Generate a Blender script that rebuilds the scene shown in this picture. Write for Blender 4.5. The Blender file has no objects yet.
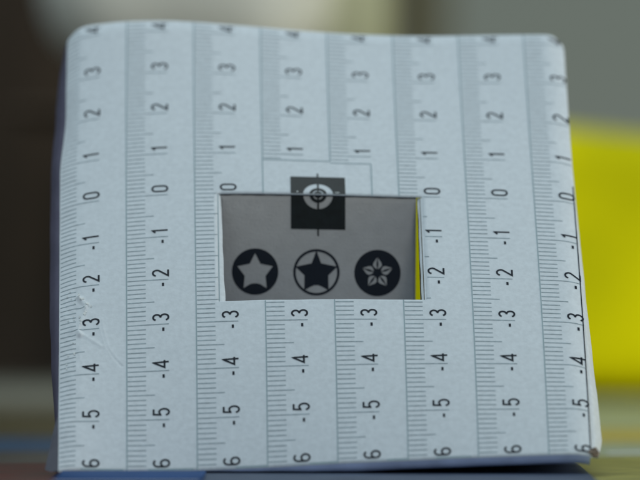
import bpy, math, random
from mathutils import Vector, Matrix
from mathutils.geometry import tessellate_polygon
from mathutils import noise as mnoise
random.seed(7)
S = bpy.context.scene
COL = S.collection

# ------------------------------------------------------------------ camera
cam_d = bpy.data.cameras.new('camera'); cam = bpy.data.objects.new('camera', cam_d); COL.objects.link(cam)
cam.location = (0, -1.30, 0.0565); cam.rotation_euler = (math.radians(90), 0, 0)
cam_d.sensor_width = 36; cam_d.lens = 299.8
cam_d.clip_start = 0.05; cam_d.clip_end = 30
cam_d.dof.use_dof = True; cam_d.dof.focus_distance = 1.275; cam_d.dof.aperture_fstop = 10.0
S.camera = cam
# ------------------------------------------------------------------ world, lamps, exposure
w = bpy.data.worlds.new('World'); S.world = w; w.use_nodes = True
bg = w.node_tree.nodes['Background']; bg.inputs[0].default_value = (0.72, 0.88, 1.0, 1); bg.inputs[1].default_value = 0.345
def area(name, loc, target, size, power, color):
    l = bpy.data.lights.new(name, 'AREA'); l.shape = 'RECTANGLE'; l.size = size[0]; l.size_y = size[1]
    l.energy = power; l.color = color
    o = bpy.data.objects.new(name, l); COL.objects.link(o); o.location = loc
    o.rotation_euler = (Vector(target) - Vector(loc)).to_track_quat('-Z', 'Y').to_euler()
    return o
area('window_light', (-0.30, 0.10, 1.35), (0, 0.0, 0.05), (1.0, 0.8), 6.4, (0.84, 0.97, 1.0))
area('room_light', (0.45, -1.70, 0.75), (0.05, 0.2, 0.05), (0.35, 0.35), 2.6, (0.95, 0.97, 1.0))
area('back_fill_light', (1.05, -0.02, 0.12), (0.05, 1.5, 0.10), (0.6, 0.6), 9.5, (1.0, 0.97, 0.90))  # added fill lamp, lifts the wall, bags and yellow box
S.view_settings.view_transform = 'Standard'; S.view_settings.look = 'None'
S.view_settings.exposure = 0; S.view_settings.gamma = 1; S.view_settings.use_curve_mapping = False

# ------------------------------------------------------------------ materials
def material(name, color, rough=0.6, spec=0.3, mottle=0.0, scale=60, bump=0.0, bscale=400, color2=None, stretch=None):
    m = bpy.data.materials.new(name); m.use_nodes = True; nt = m.node_tree
    b = nt.nodes['Principled BSDF']; b.inputs['Roughness'].default_value = rough
    b.inputs['Specular IOR Level'].default_value = spec
    b.inputs['Base Color'].default_value = (*color, 1)
    tc = nt.nodes.new('ShaderNodeTexCoord'); mp = nt.nodes.new('ShaderNodeMapping')
    if stretch: mp.inputs['Scale'].default_value = stretch
    nt.links.new(tc.outputs['Object'], mp.inputs[0])
    if mottle or color2:
        n = nt.nodes.new('ShaderNodeTexNoise'); n.inputs['Scale'].default_value = scale; n.inputs['Detail'].default_value = 5
        nt.links.new(mp.outputs[0], n.inputs[0])
        r = nt.nodes.new('ShaderNodeValToRGB'); r.color_ramp.elements[0].position = 0.32; r.color_ramp.elements[1].position = 0.68
        c2 = color2 or tuple(min(1, c * (1 + mottle)) for c in color)
        c1 = color if color2 else tuple(c * (1 - mottle) for c in color)
        r.color_ramp.elements[0].color = (*c1, 1); r.color_ramp.elements[1].color = (*c2, 1)
        nt.links.new(n.outputs[0], r.inputs[0]); nt.links.new(r.outputs[0], b.inputs['Base Color'])
    if bump:
        n2 = nt.nodes.new('ShaderNodeTexNoise'); n2.inputs['Scale'].default_value = bscale; n2.inputs['Detail'].default_value = 6
        nt.links.new(mp.outputs[0], n2.inputs[0])
        bp = nt.nodes.new('ShaderNodeBump'); bp.inputs['Strength'].default_value = bump; bp.inputs['Distance'].default_value = 0.0004
        nt.links.new(n2.outputs[0], bp.inputs['Height']); nt.links.new(bp.outputs[0], b.inputs['Normal'])
    return m
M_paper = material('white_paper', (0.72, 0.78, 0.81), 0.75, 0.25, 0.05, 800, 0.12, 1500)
M_panel = material('shaded_paper_panel', (0.55, 0.53, 0.505), 0.75, 0.25, 0.04, 300, 0.3, 1500)  # same white paper, greyed so the colour carries the panel's shade
M_ink = material('black_toner', (0.016, 0.021, 0.030), 0.55, 0.15)
M_inksq = material('glossy_black_toner', (0.005, 0.009, 0.009), 0.42, 0.33, 0.4, 500)
M_line = material('grey_print', (0.33, 0.43, 0.46), 0.6, 0.3)
M_tick = material('fine_grey_print', (0.35, 0.43, 0.46), 0.6, 0.3, 0.22, 900)
M_fibre = material('torn_paper_fibre', (0.80, 0.80, 0.79), 0.9, 0.1)
M_scuff = material('scuffed_paper', (0.72, 0.76, 0.75), 0.9, 0.1, 0.15, 900)
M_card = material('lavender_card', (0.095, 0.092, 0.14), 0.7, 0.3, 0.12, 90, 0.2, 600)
M_lip = material('blue_grey_card', (0.50, 0.59, 0.82), 0.6, 0.3, 0.15, 120)
M_brown = material('brown_corrugated_card', (0.27, 0.215, 0.165), 0.9, 0.1, 0.5, 900, 0.5, 900)

# ------------------------------------------------------------------ object helpers
def link(name, verts, faces, mat, parent=None, smooth=False):
    me = bpy.data.meshes.new(name); me.from_pydata([tuple(v) for v in verts], [], faces); me.materials.append(mat)
    me.validate(); me.update()
    if smooth:
        for p in me.polygons: p.use_smooth = True
    o = bpy.data.objects.new(name, me); COL.objects.link(o)
    if parent: o.parent = parent
    return o
def tag(o, label=None, cat=None, group=None, kind=None):
    if label: o['label'] = label
    if cat: o['category'] = cat
    if group: o['group'] = group
    if kind: o['kind'] = kind
    return o
def empty(name, loc=(0, 0, 0)):
    o = bpy.data.objects.new(name, None); COL.objects.link(o); o.location = loc; o.empty_display_size = 0.02
    return o
class MB:
    def __init__(s): s.v = []; s.f = []
    def poly(s, pts):
        k = len(s.v); s.v += list(pts); s.f.append(tuple(range(k, k + len(pts))))
    def tess(s, loops, fn):
        """2-D loops (outer, holes...) mapped through fn; triangles"""
        L = [[Vector((p[0], p[1], 0)) for p in lp] for lp in loops]
        k = len(s.v); flat = [p for lp in L for p in lp]
        s.v += [fn(p[0], p[1]) for p in flat]
        s.f += [tuple(k + i for i in t) for t in tessellate_polygon(L)]
    def box(s, x0, x1, y0, y1, z0, z1):
        k = len(s.v)
        s.v += [(x0,y0,z0),(x1,y0,z0),(x1,y1,z0),(x0,y1,z0),(x0,y0,z1),(x1,y0,z1),(x1,y1,z1),(x0,y1,z1)]
        s.f += [tuple(k+i for i in q) for q in ((0,3,2,1),(4,5,6,7),(0,1,5,4),(1,2,6,5),(2,3,7,6),(3,0,4,7))]
    def build(s, name, mat, parent=None, smooth=False): return link(name, s.v, s.f, mat, parent, smooth)
def bevelled(o, wd, seg=3):
    m = o.modifiers.new('bevel', 'BEVEL'); m.width = wd; m.segments = seg; m.limit_method = 'ANGLE'
    for p in o.data.polygons: p.use_smooth = True
    return o

# ------------------------------------------------------------------ the sloping face as a surface
# u counts printed strips across (1.65 cm each), v counts centimetres of depth (1.414 cm each along the slope)
T2 = [(0,0),(0,1),(0,2),(0,3),(1,0),(1,1),(1,2),(1,3),(2,0),(2,1),(2,2)]
T4 = [(0,0),(0,1),(0,2),(0,3),(1,0),(1,1),(1,2),(1,3),(2,0),(2,1),(2,2),(2,3),(3,0),(3,1),(3,2),(4,0),(4,1)]
CX = [0.27368,-0.0293467,0.000208789,0.000187483,1.65857,0.00205773,-0.00023188,-6.161e-06,-0.00269344,-0.000236793,1.03029e-05]
CY = [129.998,1.03217,0.00566828,-0.00172295,0.00125245,0.0155862,-0.000760451,0.000137871,0.000412207,-0.00496724,-0.000742154,2.29556e-05,-0.000126235,-0.000788958,6.83318e-05,-1.83902e-05,0.000257296]
CZ = [1.10663,0.969829,-0.00532512,0.00148821,-0.0399263,-0.0158849,0.000449414,-8.87254e-05,-0.00293806,0.00465445,0.000708697,-1.14384e-05,0.00330843,0.00077483,-3.53322e-05,-0.000928838,-0.000246227]
V_TOP, V_BOT, U_L, U_R = 4.33, -6.0, 0.03, 7.615
WU0, WU1, WV0, WV1 = 2.335, 5.335, -2.545, 0.0
def base_pt(u, v):
    a = u - 4
    x = sum(c * a**i * v**j for c, (i, j) in zip(CX, T2))
    y = sum(c * a**i * v**j for c, (i, j) in zip(CY, T4)) - 130
    z = sum(c * a**i * v**j for c, (i, j) in zip(CZ, T4)) + 5.65
    return Vector((x, y, z)) / 100
NRM = Vector((0, -0.7071, 0.7071))
def seg_d(px, py, a, b):
    ax, ay = a; bx, by = b; t = ((px-ax)*(bx-ax)+(py-ay)*(by-ay))/((bx-ax)**2+(by-ay)**2); t = max(0, min(1, t))
    return math.hypot(px-ax-t*(bx-ax), py-ay-t*(by-ay)), t
CREASE = [(0.30,-2.25),(0.42,-2.45),(0.36,-2.75),(0.30,-3.0),(0.33,-3.12)]          # crumpled tear at the left edge
HAIR = [(0.62,-2.82),(0.66,-3.15),(0.72,-3.45),(0.82,-3.68),(0.93,-3.86)]            # hairline crease running from it
HAIR2 = [(0.36,-3.1),(0.50,-3.25),(0.64,-3.4)]
def bump_h(u, v):
    h = 0.0                                                                       # centimetres out of the paper
    if u < 0.38: h -= 0.095 * ((0.38 - u) / 0.33) ** 2
    if u > 7.30: h -= 0.115 * ((u - 7.30) / 0.315) ** 2
    if v > 4.0: h -= 0.13 * ((v - 4.0) / 0.33) ** 2
    # rounded upper corners
    h += 0.010 * mnoise.noise((u * 0.9, v * 0.7, 3.1)) + 0.003 * mnoise.noise((u * 3, v * 2.5, 1.0))
    if u > 7.35: h += 0.045 * (u - 7.35) / 0.26 * mnoise.noise((1.7, v * 1.6, 9.0))
    if u < 0.35: h += 0.05 * (0.35 - u) / 0.3 * mnoise.noise((4.7, v * 1.9, 5.0))
    def ridge(path, wd, amp, s=1):
        best = 9; tt = 0
        for k in range(len(path) - 1):
            d, t = seg_d(u * 1.65, v * 1.414, (path[k][0]*1.65, path[k][1]*1.414), (path[k+1][0]*1.65, path[k+1][1]*1.414))
            if d < best: best = d; tt = (k + t) / (len(path) - 1)
        return s * amp * math.exp(-(best / wd) ** 2)
    if u < 1.2 and -4.3 < v < -1.8:
        h += ridge(CREASE, 0.055, 0.055) * (0.9 + 0.7 * mnoise.noise((u * 9, v * 6, 0)))
        h += ridge(HAIR, 0.045, 0.022) * (1 if v > -3.4 else max(0.0, 1 - (-3.4 - v) / 0.6)) + ridge(HAIR, 0.025, -0.022) + ridge(HAIR2, 0.035, 0.014)
        if u < 0.34: h += 0.016 * mnoise.noise((u * 13, v * 5, 2)) * min(1.0, (v + 4.3) / 0.4, (-1.8 - v) / 0.4)
    return h
def P(u, v, off=0.0):
    """point on the paper; off = metres above it"""
    p = base_pt(u, v) + NRM * (bump_h(u, v) / 100 + off)
    if u < 0.5 and v > 0.8:                     # upper left edge is pulled in a little
        t = min(1.0, (v - 0.8) / 1.6); p.x += 0.0013 * t * t * (3 - 2 * t) * ((0.5 - u) / 0.47) ** 1.5
    # corners of the top edge are rounded off
    if v > 3.9 and (u < 0.5 or u > 7.35):
        k = (0.5 - u) / 0.47 if u < 0.5 else (u - 7.35) / 0.265
        p.z -= (0.0008 if u < 0.5 else 0.0011) * k ** 3 * (v - 3.9) / 0.43
        p.x += (0.0008 if u < 0.5 else -0.0011) * k * k * ((v - 3.9) / 0.43) ** 3
    return p

# ------------------------------------------------------------------ setting: table top, wall
tb = MB(); tb.box(-1.2, 1.2, -0.45, 0.85, -0.03, 0.0)
table = bevelled(tb.build('table_top', material('brown_table_laminate', (0.085, 0.068, 0.045), 0.45, 0.4, 0.35, 14, 0.1, 60, stretch=(1, 5, 1))), 0.003)
tag(table, 'dark brown table top that the box stands on', kind='structure')
fl = link('floor', [(-4,-3,-0.75),(4,-3,-0.75),(4,3.0,-0.75),(-4,3.0,-0.75)], [(0,1,2,3)], material('dark_floor', (0.08,0.06,0.05), 0.6, 0.3, 0.2, 5))
tag(fl, 'dark floor', kind='structure')
wl = link('wall', [(-4,2.4,-0.75),(4,2.4,-0.75),(4,2.4,2.0),(-4,2.4,2.0)], [(0,1,2,3)], material('warm_grey_wall_paint', (0.50,0.53,0.44), 0.8, 0.2, 0.05, 2, 0.1, 80))
tag(wl, 'plain warm grey wall far behind', kind='structure')
def XZ(px, py, d):      # metres in the room for something seen at that spot of the photograph, d metres from the camera
    return (px - 320) / 5330 * d, 0.0565 - (py - 240) / 5330 * d

# ------------------------------------------------------------------ things far behind, out of focus
def rounded_block(name, x0, x1, y0, y1, z0, z1, r, mat, parent=None, wob=0.0, seed=0.0, nx=28, ny=14, nz=28, e=4.0):
    """soft block: superellipsoid-like grid sphere with wrinkled surface"""
    vs, fs = [], []
    cx, cy, cz = (x0+x1)/2, (y0+y1)/2, (z0+z1)/2; hx, hy, hz = (x1-x0)/2, (y1-y0)/2, (z1-z0)/2
    A, B = 64, 32
    sp = lambda c: math.copysign(abs(c) ** (2 / e), c)
    for j in range(B + 1):
        ph = -math.pi/2 + math.pi * j / B
        for i in range(A):
            th = 2 * math.pi * i / A
            x, y, z = sp(math.cos(ph)) * sp(math.cos(th)), sp(math.cos(ph)) * sp(math.sin(th)), sp(math.sin(ph))
            k = 1 + wob * mnoise.noise((x * 2 + seed, y * 2, z * 2))
            vs.append((cx + hx * x * k, cy + hy * y * k, max(z0, cz + hz * z * k)))
    for j in range(B):
        for i in range(A): fs.append((j*A+i, j*A+(i+1)%A, (j+1)*A+(i+1)%A, (j+1)*A+i))
    return link(name, vs, fs, mat, parent, True)

# pale board that lies across the back of the table
b = MB(); b.box(-0.45, 0.01, 0.48, 0.615, 0.0, 0.0052)
pb = bevelled(b.build('pale_board', material('pale_grey_green_board', (0.235, 0.235, 0.185), 0.6, 0.3, 0.12, 20, 0.1, 100)), 0.001)
tag(pb, 'thin pale grey board lying across the back of the table', 'board')
# yellow box on it, right
x0, _ = XZ(392, 0, 1.88); _, zt = XZ(0, 104, 1.88)
M_yellow = material('yellow_plastic', (0.92, 0.83, 0.001), 0.6, 0.06, 0, 14, color2=(0.58, 0.55, 0.001))
yb = rounded_block('yellow_box', x0, 0.235, 0.565, 0.73, 0.0003, zt, 0, M_yellow, e=9.0, wob=0.06, seed=2.2)
for v_ in yb.data.vertices: v_.co.z -= max(0, v_.co.z - 0.03) * (v_.co.x - x0) * 1.7      # top slopes down to the right
tag(yb, 'soft cornered bright yellow box standing behind the white box at the right', 'box')
# dark cabinet at the left (stands behind the table on the floor)
cb = empty('dark_cabinet', (0, 0, -0.75))
m_dark = material('dark_brown_wood', (0.048, 0.032, 0.019), 0.5, 0.3, 0.4, 6, 0.1, 60, stretch=(8, 1, 1))
x1, _ = XZ(300, 0, 2.1)
c = MB(); c.box(-0.75, x1, 0.90, 1.25, 0.05, 1.45); bevelled(c.build('carcass', m_dark, cb), 0.004)
c = MB(); c.box(-0.73, -0.42, 0.885, 0.898, 0.08, 1.42); c.v = list(c.v); bevelled(c.build('door', m_dark, cb), 0.003)
c = MB(); c.box(-0.415, x1 - 0.012, 0.885, 0.898, 0.08, 1.42); bevelled(c.build('door', m_dark, cb), 0.003)
c = MB(); c.box(-0.73, x1 - 0.02, 0.92, 1.23, 0.0, 0.05); c.build('plinth', m_dark, cb)
tag(cb, 'tall dark brown cabinet filling the left behind the white box', 'cabinet')
# brown post behind
x0, _ = XZ(388, 0, 2.9); x1, _ = XZ(446, 0, 2.9)
c = MB(); c.box(x0, x1, 1.55, 1.58, -0.75, 1.4)
ps = bevelled(c.build('wooden_post', material('brown_post_wood', (0.20, 0.185, 0.10), 0.6, 0.3, 0.2, 5, stretch=(8, 8, 1))), 0.004)
tag(ps, 'narrow brown wooden post right of the pale bags', 'post')
# pale cloth bundle and olive bag standing on the cabinet-side shelf behind the box
sh = MB(); xs0, _ = XZ(20, 0, 1.99); xs1, _ = XZ(404, 0, 1.99)
cr = rounded_block('cream_bag', XZ(38, 0, 1.95)[0], XZ(338, 0, 1.95)[0], 0.60, 0.72, XZ(0, 72, 1.95)[1], XZ(0, -300, 1.95)[1], 0, material('cream_cloth', (0.70, 0.70, 0.63), 0.85, 0.1, 0.10, 18, 0.2, 90), e=4.5, wob=0.04, seed=5.0)
tag(cr, 'large cream cloth bag high behind the top of the white box', 'bag')
ol = rounded_block('khaki_bag', XZ(288, 0, 2.0)[0], XZ(392, 0, 2.0)[0], 0.66, 0.76, XZ(0, 110, 2.0)[1], XZ(0, -260, 2.0)[1], 0, material('khaki_cloth', (0.50, 0.51, 0.36), 0.85, 0.1, 0.1, 18, 0.2, 90), e=3.6, wob=0.05, seed=8.0)
tag(ol, 'slimmer khaki cloth bag right of the cream bag, above the white box', 'bag')
# a shelf that carries both, held by the cabinet
c = MB(); c.box(XZ(20,0,2.0)[0], XZ(404,0,2.0)[0], 0.60, 0.80, XZ(0, 118, 2.0)[1], XZ(0, 112, 2.0)[1])
sf = bevelled(c.build('wall_shelf', m_dark), 0.001); sf.name = 'shelf_board'
tag(sf, 'dark shelf board behind the white box, carrying the two cloth bags', 'shelf')

# ------------------------------------------------------------------ printed matter lying on the table
def sheet_thing(name, label, cat, x0, x1, y0, y1, t, body, bands):
    e = empty(name, (0, 0, 0.0)); c = MB(); c.box(x0, x1, y0, y1, 0.0003, t); bevelled(c.build('page_block', body, e), 0.0004, 2)
    for (bx0, bx1, by0, by1, m, nm) in bands:
        c = MB(); c.poly([(bx0,by0,t+.00008),(bx1,by0,t+.00008),(bx1,by1,t+.00008),(bx0,by1,t+.00008)]); c.build(nm, m, e)
    return tag(e, label, cat)
m_mag1 = material('dark_cover_print', (0.052, 0.042, 0.034), 0.35, 0.5, 0.3, 40)
m_bl = material('blue_cover_print', (0.032, 0.085, 0.165), 0.35, 0.5, 0.15, 60)
m_rd = material('red_cover_print', (0.15, 0.04, 0.03), 0.35, 0.5, 0.5, 80, color2=(0.09, 0.05, 0.04))
m_br = material('brown_cover_print', (0.105, 0.085, 0.035), 0.35, 0.5, 0.35, 50)
sheet_thing('magazine', 'dark glossy magazine with blue and red bands, left of the white box', 'magazine', -0.26, -0.054, -0.20, 0.425, 0.0012, m_mag1,
    [(-0.255,-0.0545,0.095,0.185,m_bl,'blue_band'), (-0.255,-0.0545,0.20,0.42,m_br,'brown_band'), (-0.255,-0.0545,-0.19,0.02,m_rd,'red_band')])
m_cr = material('olive_page_print', (0.26, 0.27, 0.13), 0.4, 0.4, 0.2, 40)
m_or = material('orange_page_print', (0.52, 0.36, 0.03), 0.4, 0.4, 0.15, 40)
m_pg = material('pale_green_page_print', (0.36, 0.40, 0.27), 0.4, 0.4, 0.15, 50)
m_ye = material('yellow_olive_page_print', (0.30, 0.28, 0.07), 0.4, 0.4, 0.25, 60)
mg = sheet_thing('magazine', 'pale green magazine with an orange band, right of the white box', 'magazine', 0.058, 0.27, -0.20, 0.552, 0.0012, m_pg,
    [(0.0585,0.268,0.162,0.246,m_or,'orange_band'), (0.0585,0.268,-0.19,0.062,m_ye,'olive_band')])
# raised white page edge that curves across the right magazine
c = MB(); n = 30
for k in range(n):
    a0, a1 = k / n, (k + 1) / n
    f = lambda a: (0.074 + a * 0.19, 0.070 + 0.012 * math.sin(a * 4.2), 0.0014 + 0.0010 * math.sin(a * 3.1))
    p, q = f(a0), f(a1)
    c.poly([p, q, (q[0], q[1] + 0.004, q[2] + 0.0004), (p[0], p[1] + 0.004, p[2] + 0.0004)])
c.build('curled_page_edge', material('white_page_edge', (0.62, 0.64, 0.56), 0.6, 0.3), mg, True)
# blue booklet under the front left of the box
e = empty('booklet', (0, 0, 0)); c = MB(); c.box(-0.0600, -0.0265, -0.110, -0.0612, 0.0022, 0.0029)
m_b2 = material('vivid_blue_cover', (0.016, 0.065, 0.20), 0.6, 0.1, 0.2, 90)
bevelled(c.build('cover', m_b2, e), 0.0005)
c = MB(); c.box(-0.0595, -0.0270, -0.1105, -0.0618, 0.0024, 0.0027); c.build('page_block', M_fibre, e)
tag(e, 'vivid blue booklet sticking out under the front left edge of the white box', 'booklet')
# blue grey folder under the rest
c = MB(); c.box(-0.0500, 0.0630, -0.118, 0.03, 0.0014, 0.0020)
fo = bevelled(c.build('folder', material('slate_blue_card', (0.055, 0.078, 0.13), 0.5, 0.3, 0.2, 60)), 0.0003)
tag(fo, 'slate blue card folder lying flat beneath the white box', 'folder')

# ------------------------------------------------------------------ the focus test box
BOX = empty('focus_test_box', (0, 0, 0))
tag(BOX, 'white paper box with sloping ruler-printed front and a window showing three star emblems', 'paper box')

# --- face sheet: grid with a window, lines of the grid pass through the window's edges
def axis(breaks, step):
    out = []
    for a, b_ in zip(breaks[:-1], breaks[1:]):
        n = max(1, round((b_ - a) / step)); out += [a + (b_ - a) * k / n for k in range(n)]
    return out + [breaks[-1]]
us = axis([U_L, 1.2, WU0, WU1, 7.2, U_R], 0.045); us = axis([U_L, 1.2], 0.016)[:-1] + axis([1.2, WU0, WU1, 7.2], 0.06)[:-1] + axis([7.2, U_R], 0.02)
vsx = axis([V_BOT, -4.3, WV0], 0.07)[:-1]
vsx = axis([V_BOT, -4.3], 0.07)[:-1] + axis([-4.3, WV0], 0.022)[:-1] + axis([WV0, -1.9], 0.022)[:-1] + axis([-1.9, WV1], 0.05)[:-1] + axis([WV1, 3.8], 0.07)[:-1] + axis([3.8, V_TOP], 0.03)
def edge_wob(u, v):
    """hand-cut window edge: tiny waver"""
    du = dv = 0
    if abs(u - WU0) < 1e-6 and WV0 <= v <= WV1: du = 0.006 * mnoise.noise((0, v * 2.2, 4))
    if abs(u - WU1) < 1e-6 and WV0 <= v <= WV1: du = 0.006 * mnoise.noise((3, v * 2.2, 4))
    if abs(v - WV0) < 1e-6 and WU0 <= u <= WU1: dv = 0.010 * mnoise.noise((u * 2.2, 0, 4))
    if abs(v - WV1) < 1e-6 and WU0 <= u <= WU1: dv = 0.004 * mnoise.noise((u * 2.2, 7, 4))
    return u + du, v + dv
verts = [P(*edge_wob(u, v)) for v in vsx for u in us]; W = len(us); faces = []
for j in range(len(vsx) - 1):
    for i in range(W - 1):
        um, vm = (us[i] + us[i+1]) / 2, (vsx[j] + vsx[j+1]) / 2
        if WU0 < um < WU1 and WV0 < vm < WV1: continue
        faces.append((j*W+i, j*W+i+1, (j+1)*W+i+1, (j+1)*W+i))
sheet = link('face_sheet', verts, faces, M_paper, BOX, True)
so = sheet.modifiers.new('thickness', 'SOLIDIFY'); so.thickness = 0.00035; so.offset = -1
INK = 0.00007

# --- printed strips: dividing lines and ticks
def blocked(u, v):
    if WU0 - 0.006 < u < WU1 + 0.006 and WV0 - 0.006 < v < WV1 + 0.006: return True
    if 3.012 < u < 4.605 and WV1 <= v < 0.84: return True
    return False
def uline(mb, v, u0, u1, th, off=INK, dots=False):
    """printed line running across (constant v); th in v units; cut where there is no paper"""
    n = max(1, int((u1 - u0) / 0.03)); 
    for k in range(n):
        if dots and k % 2: continue
        a, b_ = u0 + (u1 - u0) * k / n, u0 + (u1 - u0) * (k + 1) / n
        if blocked((a + b_) / 2, v): continue
        mb.poly([P(a, v - th/2, off), P(b_, v - th/2, off), P(b_, v + th/2, off), P(a, v + th/2, off)])
def vline(mb, u, v0, v1, th, off=INK):
    n = max(1, int((v1 - v0) / 0.07))
    for k in range(n):
        a, b_ = v0 + (v1 - v0) * k / n, v0 + (v1 - v0) * (k + 1) / n
        if blocked(u, (a + b_) / 2): continue
        mb.poly([P(u - th/2, a, off), P(u + th/2, a, off), P(u + th/2, b_, off), P(u - th/2, b_, off)])
for i in range(1, 8):
    top0 = 0.862 if i == 4 else WV1 + 0.008
    for a, b_ in (((V_BOT + 0.004, WV0 - 0.008), (top0, V_TOP - 0.004)) if WU0 < i < WU1 else ((V_BOT + 0.004, V_TOP - 0.004),)):
        mb = MB(); vline(mb, i, a, b_, 0.017, INK * 0.8); mb.build('strip_line', M_line, sheet)
mb = MB(); vline(mb, 7.598, V_BOT + 0.03, 0.45, 0.016, INK * 1.2); tag(mb.build('border_line', M_ink, sheet), 'dark printed border line along the right fold')
mb = MB(); uline(mb, 0.835, 3.0, 4.0, 0.020, INK*1.1); 
def plain(mb, a0, b0, a1, b1, off=INK): 
    n = max(1, int(max(abs(a1-a0), abs(b1-b0)) / 0.05))
    for k in range(n):
        if abs(a1-a0) > abs(b1-b0) or a1 - a0 > 0.1: u0, u1, v0, v1 = a0+(a1-a0)*k/n, a0+(a1-a0)*(k+1)/n, b0, b1
        else: u0, u1, v0, v1 = a0, a1, b0+(b1-b0)*k/n, b0+(b1-b0)*(k+1)/n
        mb.poly([P(u0,v0,off),P(u1,v0,off),P(u1,v1,off),P(u0,v1,off)])
mb = MB(); plain(mb, 3.0, 0.842, 4.0, 0.862); plain(mb, 4.0, 0.802, 4.605, 0.822); plain(mb, 4.595, 0.004, 4.612, 0.80)
mb.build('blank_field_border', M_line, sheet)
for c_ in range(8):
    mb = MB(); rng = random.Random(c_)
    u00 = c_ + 0.012 if c_ else U_L + 0.02
    for k in range(-59, 43):
        v = k / 10
        kind = 'long' if k % 10 == 0 else 'mid' if k % 5 == 0 else 'short'
        L = {'long': 0.605, 'mid': 0.40, 'short': 0.275}[kind]
        if c_ == 0: L += 0
        uline(mb, v, u00, c_ + L, 0.0175 if kind == 'short' else 0.0165, INK)
    if mb.f: tag(mb.build('tick_marks', M_tick, sheet), kind='stuff')

# --- numerals, drawn as pen strokes of a narrow typeface
def arc(cx, cy, rx, ry, a0, a1, n=12):
    return [(cx + rx * math.cos(math.radians(a0 + (a1 - a0) * k / n)), cy + ry * math.sin(math.radians(a0 + (a1 - a0) * k / n))) for k in range(n + 1)]
HW, HH, SW = 0.092, 0.182, 0.046      # half width, half height of centre line, stroke, in paper cm
G = {
 0: [arc(0, 0.09, HW, HH - 0.09, 0, 180) + arc(0, -0.09, HW, HH - 0.09, 180, 360) + [(HW, 0.09)]],
 1: [[(-0.075, 0.115), (0.0, HH), (0.0, -HH)]],
 2: [arc(0, 0.085, HW, HH - 0.085, 165, -25) + [(-HW, -HH), (HW + 0.008, -HH)]],
 3: [arc(-0.005, 0.095, HW - 0.005, HH - 0.095, 160, -78, 12) + arc(0, -0.088, HW, HH - 0.088, 82, -160, 14)],
 4: [[(0.05, -HH), (0.03, HH), (-0.115, -0.08), (0.10, -0.08)]],
 5: [[(0.078, HH), (-0.068, HH), (-0.078, 0.02)] + arc(0, -0.065, HW, HH - 0.065, 130, -160, 14)],
 6: [[(0.072, HH - 0.035)] + arc(0.0, 0.085, HW, HH - 0.085, 60, 180, 8) + [(-HW, -0.08)] + arc(0, -0.083, HW, HH - 0.083, 180, 540, 20)],
}
def stroke(mb, pts, wd, fn):
    out = [pts[0]]
    for p, q in zip(pts[:-1], pts[1:]):
        m = max(1, int(math.dist(p, q) / 0.035)); out += [(p[0] + (q[0]-p[0]) * k / m, p[1] + (q[1]-p[1]) * k / m) for k in range(1, m + 1)]
    pts = out
    n = len(pts); nr = []
    closed = math.dist(pts[0], pts[-1]) < 1e-6
    for k in range(n):
        a = pts[k-1] if k else (pts[-2] if closed else None); b_ = pts[k+1] if k < n - 1 else (pts[1] if closed else None); p = pts[k]
        ds = []
        for q, r in ((a, p), (p, b_)):
            if q is None or r is None: continue
            d = math.dist(q, r)
            if d > 1e-7: ds.append(((r[0]-q[0])/d, (r[1]-q[1])/d))
        if len(ds) == 2:
            tx, ty = ds[0][0] + ds[1][0], ds[0][1] + ds[1][1]; l = math.hypot(tx, ty) or 1; tx, ty = tx/l, ty/l
            m = 1 / max(0.5, tx * ds[0][0] + ty * ds[0][1])
        else: (tx, ty), m = ds[0], 1
        nr.append((-ty * m, tx * m))
    for k in range(n - 1):
        p, q = pts[k], pts[k+1]; a, b_ = nr[k], nr[k+1]; h = wd / 2
        mb.poly([fn(p[0]-a[0]*h, p[1]-a[1]*h), fn(q[0]-b_[0]*h, q[1]-b_[1]*h), fn(q[0]+b_[0]*h, q[1]+b_[1]*h), fn(p[0]+a[0]*h, p[1]+a[1]*h)])
for c_ in range(8):
    for nval in range(4, -7, -1):
        uc, vc = c_ + 0.49, nval + 0.15
        if blocked(uc, vc) or (nval < 0 and blocked(uc, nval)): continue
        mb = MB()
        fn = lambda x, y: P(min(7.612, uc - y / 1.65), min(V_TOP - 0.01, vc + x / 1.414), INK * 1.25)   # text runs up the slope, its top points left
        for st in G[abs(nval)]: stroke(mb, st, SW, fn)
        mb.build('numeral', M_ink, sheet)
        if -6 < nval < 0 :
            mb = MB(); cu, cv = uc + 0.035, nval - 0.115
            if not blocked(cu, cv):
                mb.poly([P(cu-0.016, cv-0.036, INK*1.25), P(cu+0.016, cv-0.036, INK*1.25), P(cu+0.016, cv+0.036, INK*1.25), P(cu-0.016, cv+0.036, INK*1.25)])
                mb.build('minus_sign', M_ink, sheet)
# page's cut line printed at the foot
mb = MB(); rng = random.Random(3)
for a, b_ in ((0.35, 0.95), (1.3, 1.95), (2.55, 3.0), (3.6, 4.0), (4.7, 5.0), (5.4, 5.9)): plain(mb, a, -5.985, b_, -5.955)
mb.build('foot_line', M_line, sheet)

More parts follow.
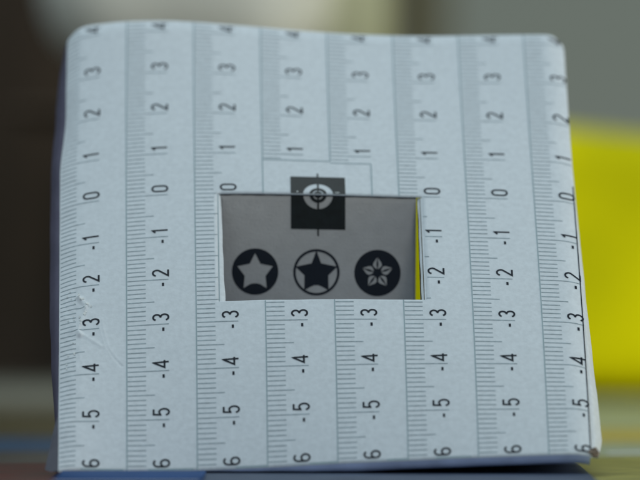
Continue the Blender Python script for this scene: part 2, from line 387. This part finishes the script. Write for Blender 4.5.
# --- bullseye square: upper part on the slope, lower part on the hanging panel
UC = 3.807
cre = P(UC, 0.0)
PANEL_Y = 0.0
def slope_fn(s, t): return P(UC + s / 1.65, t / 1.414, INK)
PX0, PX1, PTOP = -0.02475, 0.02350, None
def crease_z(x):       # height of the fold at x metres
    u = 4 + (x * 100 - 0.27368) / 1.65857
    return P(u, 0.0).z
def panel_pt(x, t, off=0.0):   # t metres below (negative) the fold; slight warp
    y = 0.0004 + 0.0006 * mnoise.noise((x * 40, t * 30, 6.0)) + (-t) * 0.01
    return Vector((x, y - off, crease_z(x) + t))
def panel_fn(s, t): return panel_pt(cre.x + s / 100, t / 100, 0.00008)
def half_ring(r0, r1, sg, n=20):
    return [(r1 * math.cos(math.pi * k / n), sg * r1 * math.sin(math.pi * k / n)) for k in range(n + 1)] + [(r0 * math.cos(math.pi * k / n), sg * r0 * math.sin(math.pi * k / n)) for k in range(n, -1, -1)]
def bullseye(fn, sg, H, tail, parent, nm, gap):
    a, R, r1, r2, r3 = 0.664, 0.363, 0.212, 0.132, 0.098
    y0 = gap * sg
    q = MB()
    arcp = [(R * math.cos(math.pi * k / 24), sg * R * math.sin(math.pi * k / 24)) for k in range(25)]
    arcp = [(x, y if abs(y) > gap else y0) for x, y in arcp]
    # split in columns so that it follows the paper
    q.tess([[(a, y0), (a, sg * H), (-a, sg * H), (-a, y0)] + arcp[::-1]], fn)
    hr = [(x, y if abs(y) > gap else y0) for x, y in half_ring(r2, r1, sg)]; q.tess([hr], fn)
    core = [(r3 * math.cos(math.pi * k / 14), max(gap, r3 * math.sin(math.pi * k / 14)) * sg) for k in range(15)]; q.tess([core], fn)
    q.tess([[(-0.022, sg * 0.1), (0.022, sg * 0.1), (0.022, sg * (R + 0.02)), (-0.022, sg * (R + 0.02))]], lambda x, y: fn(x, y) + (Vector((0, -1, 1)) * 0.00002))
    q.tess([[(-0.02, sg * H), (0.02, sg * H), (0.02, sg * tail), (-0.02, sg * tail)]], fn)
    return q.build(nm, M_inksq, parent)
bullseye(slope_fn, 1, 0.615, 0.74, sheet, 'bullseye_square', 0.012)

# --- hanging target panel behind the window
NP, NQ = 40, 24
vsP, fsP = [], []
for j in range(NQ + 1):
    for i in range(NP + 1):
        x = PX0 + (PX1 - PX0) * i / NP; t = -0.00025 - 0.0365 * j / NQ
        if i == NP: x -= 0.0003 * j / NQ
        vsP.append(panel_pt(x, t))
for j in range(NQ):
    for i in range(NP): fsP.append((j*(NP+1)+i, (j+1)*(NP+1)+i, (j+1)*(NP+1)+i+1, j*(NP+1)+i+1))
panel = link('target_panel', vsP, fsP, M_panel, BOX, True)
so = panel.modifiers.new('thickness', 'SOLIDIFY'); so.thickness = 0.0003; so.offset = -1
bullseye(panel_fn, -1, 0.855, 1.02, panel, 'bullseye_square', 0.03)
# dark strip along the panel's top fold, standing in for shade in the groove
mb = MB()
for k in range(60):
    a, b_ = PX0 + (PX1 - PX0) * k / 60, PX0 + (PX1 - PX0) * (k + 1) / 60
    h = 0.00046 + 0.00014 * mnoise.noise((k * 0.3, 0, 0))
    mb.poly([panel_pt(a, -h, .00012), panel_pt(b_, -h, .00012), panel_pt(b_, -0.00008, .00012), panel_pt(a, -0.00008, .00012)])
mb.build('fold_shade_line', M_ink, panel)
# torn white fibres on the fold
def flake(mb, x, z, wd, hg, seed):
    r = random.Random(seed); n = 9
    pts = []
    for k in range(n):
        an = 2 * math.pi * k / n; q = 0.7 + 0.5 * r.random()
        p = P(4 + (x * 100 - 0.27368) / 1.65857, (z + hg * q * math.sin(an)) , INK * 2.2); p.x += wd * q * math.cos(an); pts.append(p)
    mb.poly(pts)
mb = MB(); flake(mb, -0.0055, 0.050, 0.00022, 0.018, 1); flake(mb, 0.0042, 0.040, 0.0008, 0.010, 3)
tag(mb.build('torn_fibres', M_scuff, sheet), 'white torn paper fibres on the fold of the black square')

def shred(mb, u, v, du, dv, seed):
    r = random.Random(seed); n = 8
    mb.poly([P(u + du * (0.6 + 0.6 * r.random()) * math.cos(2*math.pi*k/n), v + dv * (0.6 + 0.6 * r.random()) * math.sin(2*math.pi*k/n), INK * 2.6) for k in range(n)])
mb = MB(); r_ = random.Random(11)
for k in range(16):
    t = r_.random() * (len(CREASE) - 1.001); i = int(t); f = t - i
    u = CREASE[i][0] + (CREASE[i+1][0] - CREASE[i][0]) * f + r_.gauss(0, 0.022); v = CREASE[i][1] + (CREASE[i+1][1] - CREASE[i][1]) * f + r_.gauss(0, 0.03)
    shred(mb, u, v, 0.010 + 0.016 * r_.random(), 0.010 + 0.03 * r_.random(), k)
for k in range(14):
    shred(mb, 0.13 + r_.random() * 0.13, -3.9 + r_.random() * 1.9, 0.014, 0.012 + 0.014 * r_.random(), 100 + k)
tag(mb.build('scuffed_fibres', M_scuff, sheet), 'pale scuffed and crumpled patch at the left edge', kind='stuff')

# --- three star emblems on the panel
def star(R, r, rot=90, curve=0.0):
    out = []
    for k in range(10):
        an = math.radians(rot + 36 * k); q = R if k % 2 == 0 else r
        out.append((q * math.cos(an), q * math.sin(an)))
    return out
def circle(R, n=48): return [(R * math.cos(2*math.pi*k/n), R * math.sin(2*math.pi*k/n)) for k in range(n)]
def emblem_fn(cx, cz):   # centre from photograph, in metres on the panel
    def f(s, t):
        x = cx + s / 100; return panel_pt(x, (cz + t / 100) - crease_z(x), 0.00008)
    return f
def pol(l):
    right = [(r_ * math.cos(math.radians(a)), r_ * math.sin(math.radians(a))) for a, r_ in l]
    return right + [(-x, y) for x, y in right[::-1] if abs(x) > 1e-4]
STAR1 = pol([(90,0.453),(56,0.235),(17,0.453),(-22,0.275),(-55,0.49),(-68,0.33),(-80,0.292),(-90,0.286)])
STAR2 = pol([(90,0.53),(62,0.248),(15,0.53),(-14,0.300),(-56,0.53),(-68,0.38),(-80,0.320),(-90,0.312)])
ex = [XZ(255.3, 271.5, 1.304), XZ(316.4, 272.2, 1.304), XZ(377.3, 272.9, 1.304)]
R = 0.566
q = MB(); q.tess([circle(R), STAR1], emblem_fn(*ex[0])); tag(q.build('star_emblem', M_ink, panel), 'white star on a black disc')
q = MB(); q.tess([circle(R), circle(R - 0.060)], emblem_fn(*ex[1])); q.tess([STAR2], lambda s, t, f=emblem_fn(*ex[1]): f(s, t) + Vector((0, -0.00001, 0))); tag(q.build('star_emblem', M_ink, panel), 'black star inside a black ring')
holes = []
for k in range(5):
    an = math.radians(90 + 72 * k); ca, sa = math.cos(an), math.sin(an)
    for sg in (1, -1):       # each petal: two halves either side of a dark midrib
        prof = [(0.092, 0.014), (0.14, 0.078), (0.19, 0.112), (0.25, 0.098), (0.31, 0.055), (0.385, 0.009), (0.31, 0.010), (0.25, 0.022), (0.19, 0.024), (0.13, 0.010)]
        holes.append([(r_ * ca - sg * w_ * sa, r_ * sa + sg * w_ * ca) for r_, w_ in prof])
q = MB(); q.tess([circle(R)] + holes, emblem_fn(*ex[2])); tag(q.build('star_emblem', M_ink, panel), 'white five petalled flower on a black disc')

# --- cut window edges turned inwards (left and right)
def turned_edge(u, sg, wtop, wbot, depth, name, mat):
    vs_, fs_ = [], []; n = 40
    for k in range(n + 1):
        a = k / n; v = WV1 - 0.02 + (WV0 - WV1 + 0.02) * a; wd = (wtop + (wbot - wtop) * a) / 100 * (1 + 0.25 * mnoise.noise((a * 5, u, 0)))
        uu, _ = edge_wob(u, v)
        p = P(uu, v, -0.0001)
        for s_ in (0, 0.35, 0.7, 1.0):
            vs_.append(p + Vector((sg * wd * s_, depth * s_ * s_, -0.0001 * s_)))
    for k in range(n):
        for m_ in range(3): fs_.append((k*4+m_, k*4+m_+1, (k+1)*4+m_+1, (k+1)*4+m_))
    return link(name, vs_, fs_, mat, BOX, True)
turned_edge(WU0, 1, 0.07, 0.13, 0.0009, 'cut_edge', M_paper)
turned_edge(WU1 + 0.004, -1, 0.10, 0.125, 0.0010, 'cut_edge', M_paper)
def edge_stripe(u, sg, x0t, x1t, x0b, x1b, dy, name, mat):
    vs_, fs_ = [], []; n = 30
    for k in range(n + 1):
        a = k / n; v = WV1 - 0.03 + (WV0 - WV1 + 0.03) * a; p = P(u, v, -0.0001)
        for q0, q1 in ((x0t, x0b), (x1t, x1b)): vs_.append(p + Vector((sg * (q0 + (q1 - q0) * a) / 100, dy, 0)))
    for k in range(n): fs_.append((k*2, k*2+1, (k+1)*2+1, (k+1)*2))
    return link(name, vs_, fs_, mat, BOX)
M_kraft = material('brown_core_card', (0.10, 0.085, 0.05), 0.8, 0.2, 0.3, 500)
edge_stripe(WU1, -1, 0.08, 0.115, 0.105, 0.150, 0.0014, 'core_and_shade_strip', M_kraft)
edge_stripe(WU1, -1, 0.045, 0.060, 0.045, 0.062, 0.0001, 'core_and_shade_strip', M_kraft)
edge_stripe(WU0, 1, -0.01, 0.012, -0.01, 0.014, -0.00015, 'core_and_shade_strip', M_line)  # left strip: dark line painted in as edge shade, not card

# --- side walls
def interp(tab, y):
    if y <= tab[0][0]: return tab[0][1]
    for (a, b_), (c__, d) in zip(tab[:-1], tab[1:]):
        if y <= c__: return b_ + (d - b_) * (y - a) / (c__ - a)
    return tab[-1][1]
# how far the wall bulges beyond the fold, in cm, against v
left_out = [(-6.0, 0.16), (-5.0, 0.12), (-4.0, 0.20), (-2.8, 0.26), (-1.0, 0.27), (0.8, 0.26), (1.5, 0.28), (2.5, 0.29), (3.4, 0.20), (3.9, 0.09), (4.3, 0.02)]
right_out = [(-6.0, 0.20), (-5.7, 0.29), (-5.2, 0.27), (-4.4, 0.21), (-3.2, 0.16), (-1.0, 0.09), (0.0, 0.055), (1.0, 0.03), (4.3, 0.02)]
BACK = 0.052
def side_wall(u_edge, tab, sg, name, mat, back_x):
    vs_, fs_ = [], []; n = 90; K = 7
    for k in range(n + 1):
        v = V_BOT + (V_TOP - 0.03 - V_BOT) * k / n; p = P(u_edge, v, -0.0002); o = interp(tab, v) / 100
        o += 0.00018 * mnoise.noise((v * 1.4, u_edge, 8.0))
        L = max(0.0008, BACK - p.y)
        s1 = min(0.008, L * 0.5)
        for m_ in range(K):
            t = m_ / (K - 1)
            if t < 0.5:
                a = t / 0.5; vs_.append(Vector((p.x + sg * o * math.sin(a * math.pi / 2), p.y + s1 * a, p.z)))
            else:
                a = (t - 0.5) / 0.5; vs_.append(Vector((p.x + sg * (o + back_x * a), p.y + s1 + (L - s1) * a, p.z - (0.0 if k else 0.0))))
    for k in range(n):
        for m_ in range(K - 1): fs_.append((k*K+m_, k*K+m_+1, (k+1)*K+m_+1, (k+1)*K+m_))
    o_ = link(name, vs_, fs_, mat, BOX, True); sl = o_.modifiers.new('thickness', 'SOLIDIFY'); sl.thickness = 0.0006; sl.offset = 1 if sg < 0 else -1
    return o_
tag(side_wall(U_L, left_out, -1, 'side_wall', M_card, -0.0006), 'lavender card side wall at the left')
tag(side_wall(U_R, right_out, 1, 'side_wall', M_paper, -0.0010), 'white side wall splaying out at the right')
# folded white tab at the foot of the left side
vs_, fs_ = [], []; n = 16
for k in range(n + 1):
    a = k / n; v = V_BOT + 0.02 + 1.12 * a; p = P(U_L, v, 0.00005); o = 0.0028 * (1 - a) ** 0.9 + 0.0003
    vs_ += [p, p + Vector((-o * 0.6, -0.0002, -0.0002)), p + Vector((-o, 0.0006, 0.0003 * (1 - a)))]
for k in range(n):
    for m_ in range(2): fs_.append((k*3+m_, k*3+m_+1, (k+1)*3+m_+1, (k+1)*3+m_))
tag(link('folded_tab', vs_, fs_, material('shaded_white_paper', (0.115, 0.12, 0.145), 0.8, 0.2, 0.1, 200), BOX, True), 'small white paper tab at the foot of the left edge')  # white paper darkened, the tab's shade is put into its colour

# --- front lip folded under the foot, and base
vs_, fs_ = [], []; n = 90; K = 6
for k in range(n + 1):
    u = U_L + 0.03 + (U_R - 0.06 - U_L) * k / n; p = P(u, V_BOT, -0.0001)
    drop = 0.0020 + 0.00025 * mnoise.noise((u * 1.3, 0, 0))
    for yy, zz in ((0, 0), (0.0002, -0.35), (0.0007, -0.75), (0.0016, -1.0), (0.012, -1.02), (0.11, -1.0)):
        z = p.z + zz * drop
        if yy > 0.05: z = 0.0024
        vs_.append(Vector((p.x, p.y + yy, max(z, 0.0024))))
for k in range(n):
    for m_ in range(K - 1): fs_.append((k*K+m_, k*K+m_+1, (k+1)*K+m_+1, (k+1)*K+m_))
tag(link('base', vs_, fs_, M_lip, BOX, True), 'blue grey card base with its rounded front lip')
# --- torn brown corner at the lower right
vs_, fs_ = [], []
pc = P(U_R, V_BOT + 0.02) + Vector((0.0004, 0.0006, 0.0006)); A, B = 14, 9
for j in range(B + 1):
    for i in range(A):
        th = 2*math.pi*i/A; ph = -math.pi/2 + math.pi*j/B; d = Vector((math.cos(ph)*math.cos(th), math.cos(ph)*math.sin(th), math.sin(ph)))
        k = 1 + 0.7 * mnoise.noise(d * 2.3 + Vector((4, 1, 2)))
        vs_.append(pc + Vector((d.x * 0.0012 * k, d.y * 0.0009 * k, d.z * 0.0011 * k)))
for j in range(B):
    for i in range(A): fs_.append((j*A+i, j*A+(i+1)%A, (j+1)*A+(i+1)%A, (j+1)*A+i))
tag(link('torn_corner', vs_, fs_, M_brown, BOX), 'torn brown cardboard corner at the lower right')
